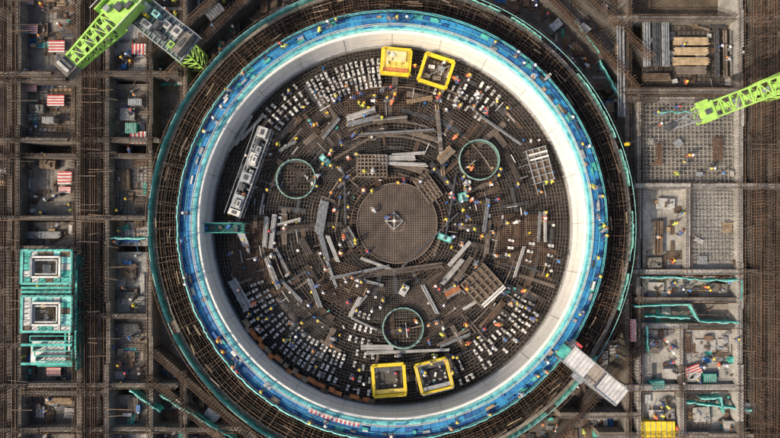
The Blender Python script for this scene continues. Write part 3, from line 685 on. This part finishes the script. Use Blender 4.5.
# ================================================================ workers
skin=M("skin",(.45,.27,.18),.6,.1,5); boots=M("boots",(.03,.025,.02),.7,.2,5); hair=M("hair",(.01,.01,.01),.6,.2,5)
def worker_mesh(pose):
    if pose=='stand':
        sp=[(0,0,.95),(0,.0,1.15),(0,0,1.38),(0,.01,1.50),(0,.03,1.60),(0,.03,1.70)]
        el=[(-.27,-.03,1.15),(.27,-.02,1.15)]; wr=[(-.27,.12,.93),(.28,.10,.92)]; kn=[(-.11,.03,.5),(.13,.03,.5)]; ak=[(-.12,0,.09),(.15,0,.09)]
    elif pose=='bend':
        sp=[(0,-.12,.92),(0,.06,1.08),(0,.30,1.17),(0,.42,1.22),(0,.52,1.23),(0,.61,1.22)]
        el=[(-.25,.38,.90),(.25,.40,.90)]; wr=[(-.16,.50,.66),(.18,.52,.64)]; kn=[(-.12,.04,.5),(.13,.02,.5)]; ak=[(-.13,-.04,.09),(.15,-.02,.09)]
    elif pose=='crouch':
        sp=[(0,-.12,.36),(0,-.02,.55),(0,.10,.78),(0,.16,.90),(0,.22,.99),(0,.24,1.08)]
        el=[(-.28,.30,.62),(.28,.28,.60)]; wr=[(-.14,.50,.42),(.14,.52,.38)]; kn=[(-.18,.28,.50),(.18,.28,.50)]; ak=[(-.14,.0,.09),(.14,.02,.09)]
    else:
        sp=[(0,0,.93),(0,.02,1.13),(0,.05,1.37),(0,.07,1.49),(0,.1,1.59),(0,.1,1.69)]
        el=[(-.26,-.16,1.16),(.26,.16,1.18)]; wr=[(-.25,-.12,.92),(.24,.40,1.15)]; kn=[(-.10,.24,.52),(.10,-.02,.50)]; ak=[(-.10,.30,.10),(.10,-.36,.16)]
    V=[];E=[];Rd=[];tag={}
    def av(p,r,pa=None,t=0):
        V.append(Vector(p));Rd.append(r);i=len(V)-1
        if pa is not None: E.append((pa,i)); tag[(pa,i)]=t
        return i
    p0=av(sp[0],.145); s1=av(sp[1],.14,p0,1); s2=av(sp[2],.15,s1,1); nk=av(sp[3],.06,s2,1); hd=av(sp[4],.088,nk,0); ht=av(sp[5],.08,hd,5)
    hv=(V[ht]-V[hd]).normalized(); fw=Vector((0,1,0)); fw=(fw-hv*fw.dot(hv)); fw=fw.normalized() if fw.length>.3 else Vector((0,0,-1)); 
    if pose=='bend': fw=Vector((0,0,-1)); fw=(fw-hv*fw.dot(hv)).normalized()
    av(V[hd]+fw*.095,.018,hd,0)
    for sd_ in(0,1):
        sx=-1 if sd_==0 else 1
        ch=V[s2]; nd=(V[nk]-V[s2]).normalized()
        sh=av(ch+Vector((sx*.19,0,0))+nd*.03,.065,s2,1); e=av(el[sd_],.045,sh,1); w_=av(wr[sd_],.03,e,1)
        hd_=(V[w_]-V[e]).normalized(); pm=av(V[w_]+hd_*.07,.028,w_,0)
        side=Vector((sx,0,0)); side=(side-hd_*side.dot(hd_)).normalized(); up=hd_.cross(side)
        for q,ln in zip((-1.5,-.5,.5,1.5),(.055,.07,.075,.06)):
            f1=av(V[pm]+up*(q*.019)+hd_*.035,.0085,pm,0); f2=av(V[f1]+hd_*ln*.6-side*.006,.008,f1,0); av(V[f2]+hd_*ln*.4-side*.02,.0075,f2,0)
        t1=av(V[w_]+hd_*.04-side*.01+up*.04,.010,pm,0); av(V[t1]+hd_*.035+up*.015,.009,t1,0)
        hp=av(V[p0]+Vector((sx*.095,0,-.04)),.095,p0,2); k=av(kn[sd_],.062,hp,2); a2=av(ak[sd_],.045,k,2); av(Vector(ak[sd_])+Vector((sx*.01,.15,-.045)),.042,a2,3)
    me=bpy.data.meshes.new("wk"); me.from_pydata([tuple(v) for v in V],E,[]); ob=bpy.data.objects.new("wk",me); bpy.context.scene.collection.objects.link(ob)
    sk=ob.modifiers.new("s",'SKIN'); ly=me.skin_vertices[0]
    for i,r_ in enumerate(Rd): ly.data[i].radius=(r_,r_*(.8 if i in(p0,s1,s2) else 1)); ly.data[i].use_root=(i==0)
    sb=ob.modifiers.new("b",'SUBSURF'); sb.levels=1; sb.render_levels=1
    dg=bpy.context.evaluated_depsgraph_get(); ev=ob.evaluated_get(dg); nm=bpy.data.meshes.new_from_object(ev)
    bpy.data.objects.remove(ob)
    return nm,V,E,Rd,tag,hd,hv,fw
def finish_worker(nm0,V,E,Rd,tag,hd,hv,fw,mats):
    nm=nm0.copy(); nm.materials.clear()
    for x in mats: nm.materials.append(x)
    bm=bmesh.new(); bm.from_mesh(nm)
    for f_ in bm.faces:
        p=f_.calc_center_median(); best=9;bt=0
        for (a,b) in E:
            A_=V[a];B_=V[b];d=B_-A_;t=max(0,min(1,(p-A_).dot(d)/d.length_squared)); ds=(p-A_-d*t).length-(Rd[a]*(1-t)+Rd[b]*t)
            if ds<best: best=ds;bt=tag[(a,b)]
        f_.material_index=bt; f_.smooth=True
    rt=hv.cross(fw).normalized()
    for k in(-1,1):
        r_=bmesh.ops.create_icosphere(bm,subdivisions=1,radius=.012,matrix=Matrix.Translation(V[hd]+hv*.02+fw*.082+rt*(.032*k)))
        for v in r_['verts']:
            for f_ in v.link_faces: f_.material_index=5
    rot=Matrix((rt,fw,hv)).transposed().to_4x4(); base=V[hd]+hv*.055
    mt=Matrix.Translation(base)@rot
    rings=5;seg=14; vs=[]
    for i in range(rings):
        ph=math.pi/2*i/rings
        vs.append([bm.verts.new(mt@Vector((.13*math.cos(ph)*math.cos(2*math.pi*j/seg),.15*math.cos(ph)*math.sin(2*math.pi*j/seg),.13*math.sin(ph)))) for j in range(seg)])
    top=bm.verts.new(mt@Vector((0,0,.135)))
    br=[bm.verts.new(mt@Vector((.15*math.cos(2*math.pi*j/seg),(.21 if math.sin(2*math.pi*j/seg)>.3 else .17)*math.sin(2*math.pi*j/seg),-.012))) for j in range(seg)]
    for j in range(seg):
        j2=(j+1)%seg
        fs=[bm.faces.new((br[j],br[j2],vs[0][j2],vs[0][j]))]
        for i in range(rings-1): fs.append(bm.faces.new((vs[i][j],vs[i][j2],vs[i+1][j2],vs[i+1][j])))
        fs.append(bm.faces.new((vs[-1][j],vs[-1][j2],top)))
        for f_ in fs: f_.material_index=4; f_.smooth=True
    bm.to_mesh(nm); bm.free(); return nm
helm=[M("helmet_yellow",(.80,.55,.06),.35,.05),M("helmet_white",(.80,.80,.77),.35,.05),M("helmet_red",(.6,.08,.06),.35,.05),M("helmet_blue",(.05,.2,.55),.35,.05),M("helmet_orange",(.75,.28,.07),.35,.05)]
vest=[M("vest_orange",(.60,.17,.08),.8,.1),M("vest_blue",(.06,.09,.22),.8,.2),M("vest_lime",(.42,.52,.12),.8,.1),M("shirt_grey",(.20,.21,.23),.8,.2),M("shirt_white",(.5,.52,.55),.8,.1)]
trs=[M("trousers_navy",(.03,.04,.07),.85,.2),M("trousers_grey",(.09,.09,.10),.85,.2)]
combos=((0,0,0),(0,1,0),(0,1,0),(0,3,1),(1,1,0),(1,0,1),(1,3,0),(2,1,0),(3,3,0),(4,4,1),(0,2,1),(1,4,0),(4,3,0))
meshes=[]
for ps in('stand','bend','crouch','walk'):
    base_=worker_mesh(ps)
    first=None
    for hi,vi,ti in combos:
        ms=(skin,vest[vi],trs[ti],boots,helm[hi],hair)
        if first is None: first=finish_worker(*base_,ms); m=first
        else:
            m=first.copy()
            for i_,x in enumerate(ms): m.materials[i_]=x
        m.name="worker_"+ps; meshes.append(m)
NW=0
def worker(x,y,z):
    global NW
    ob=bpy.data.objects.new("construction_worker",random.choice(meshes)); ob.location=(x,y,z); ob.rotation_euler=(0,0,U(0,6.283)); s=U(.93,1.02); ob.scale=(s,s,s)
    bpy.context.scene.collection.objects.link(ob); NW+=1
def wcl(px,py,n,sx,sy,z=.04):
    for k in range(n):
        x,y=G(random.gauss(px,sx),random.gauss(py,sy),z)
        if z>-1 and rw(x,y)>21.0: continue
        if z<-1 and not outside(x,y,30.2): continue
        worker(x,y,z)
for a_ in((355,100,7,14,6),(385,103,10,18,7),(460,95,6,14,10),(480,110,6,10,8),(462,196,9,8,10),(488,178,9,16,8),(500,190,5,12,8),(440,100,5,10,8),(310,265,5,18,18),(355,275,4,12,8),(325,325,7,20,10),(305,345,5,18,10),(520,310,5,8,14),(450,275,5,16,10),(340,150,5,12,12),(300,120,5,12,10),(375,220,3,8,20),(420,335,5,20,10),(395,355,5,20,6),(435,355,4,10,6),(500,230,5,16,14),(540,200,5,8,20),(270,300,4,12,16),(375,295,4,14,8),(480,330,4,12,10),(390,180,7,22,8),(350,190,5,10,12),(240,250,3,6,20),(425,370,3,8,6),(320,185,4,10,14),(355,250,5,12,8),(465,225,5,12,10)):
    wcl(*a_)
for k in range(45):
    r_=math.sqrt(U(.08,1))*168;t=U(0,6.28); wcl(392+r_*math.cos(t),224+r_*math.sin(t),1,1,1)
for k in range(55):
    t=U(0,6.283); p=polar(U(22.7,23.6),t,4.68); worker(*p)
for (x0,x1,z,n_) in((24,74,ZL+.02,36),(112,146,ZL+.22,24)):
    for k in range(n_): wcl(U(x0,x1),U(0,438),1,1,1,z)
for k in range(36): wcl(U(150,250),random.choice([U(0,80),U(370,438)]),1,1,1,-3.85)
for k in range(40): wcl(U(530,624),random.choice([U(0,90),U(370,438)]),1,1,1,-3.75)
for (x0,y0,x1,y1,z,n_) in((645,105,736,180,-1.35,12),(645,192,682,268,-1.95,6),(645,24,736,86,-2.4,7),(645,332,678,384,-2.15,7),(688,332,736,384,-1.95,8),(645,278,736,296,-2.35,8),(645,394,680,432,-2.15,7)):
    for k in range(n_): wcl(U(x0,x1),U(y0,y1),1,1,1,z)
print("workers",NW)
# ================================================================ light, camera
wd=bpy.data.worlds.new("World"); bpy.context.scene.world=wd; wd.use_nodes=True; nt=wd.node_tree
sk=nt.nodes.new("ShaderNodeTexSky"); sk.sky_type='NISHITA'; sk.sun_disc=False
EL=40; AZ=Vector((-0.85,-0.5,0)).normalized()
sk.sun_elevation=A(EL); sk.sun_rotation=math.atan2(AZ.x,AZ.y); sk.dust_density=5
nt.links.new(sk.outputs[0],nt.nodes["Background"].inputs[0]); nt.nodes["Background"].inputs[1].default_value=0.15
sl=bpy.data.lights.new("sun",'SUN'); sl.energy=4.2; sl.angle=A(.8); sl.color=(1,.83,.62)
so=bpy.data.objects.new("sun",sl); bpy.context.scene.collection.objects.link(so)
dv=Vector((AZ.x*math.cos(A(EL)),AZ.y*math.cos(A(EL)),math.sin(A(EL)))); so.rotation_euler=dv.to_track_quat('Z','Y').to_euler(); so.location=dv*100
cd=bpy.data.cameras.new("camera"); cam=bpy.data.objects.new("camera",cd); bpy.context.scene.collection.objects.link(cam)
cam.location=(0,CAMY,H); cam.rotation_euler=(TH,0,0); cd.sensor_width=36; cd.lens=36*F/780; cd.clip_end=5000
bpy.context.scene.camera=cam
sc=bpy.context.scene; sc.view_settings.view_transform='Standard'; sc.view_settings.look='None'; sc.view_settings.exposure=0
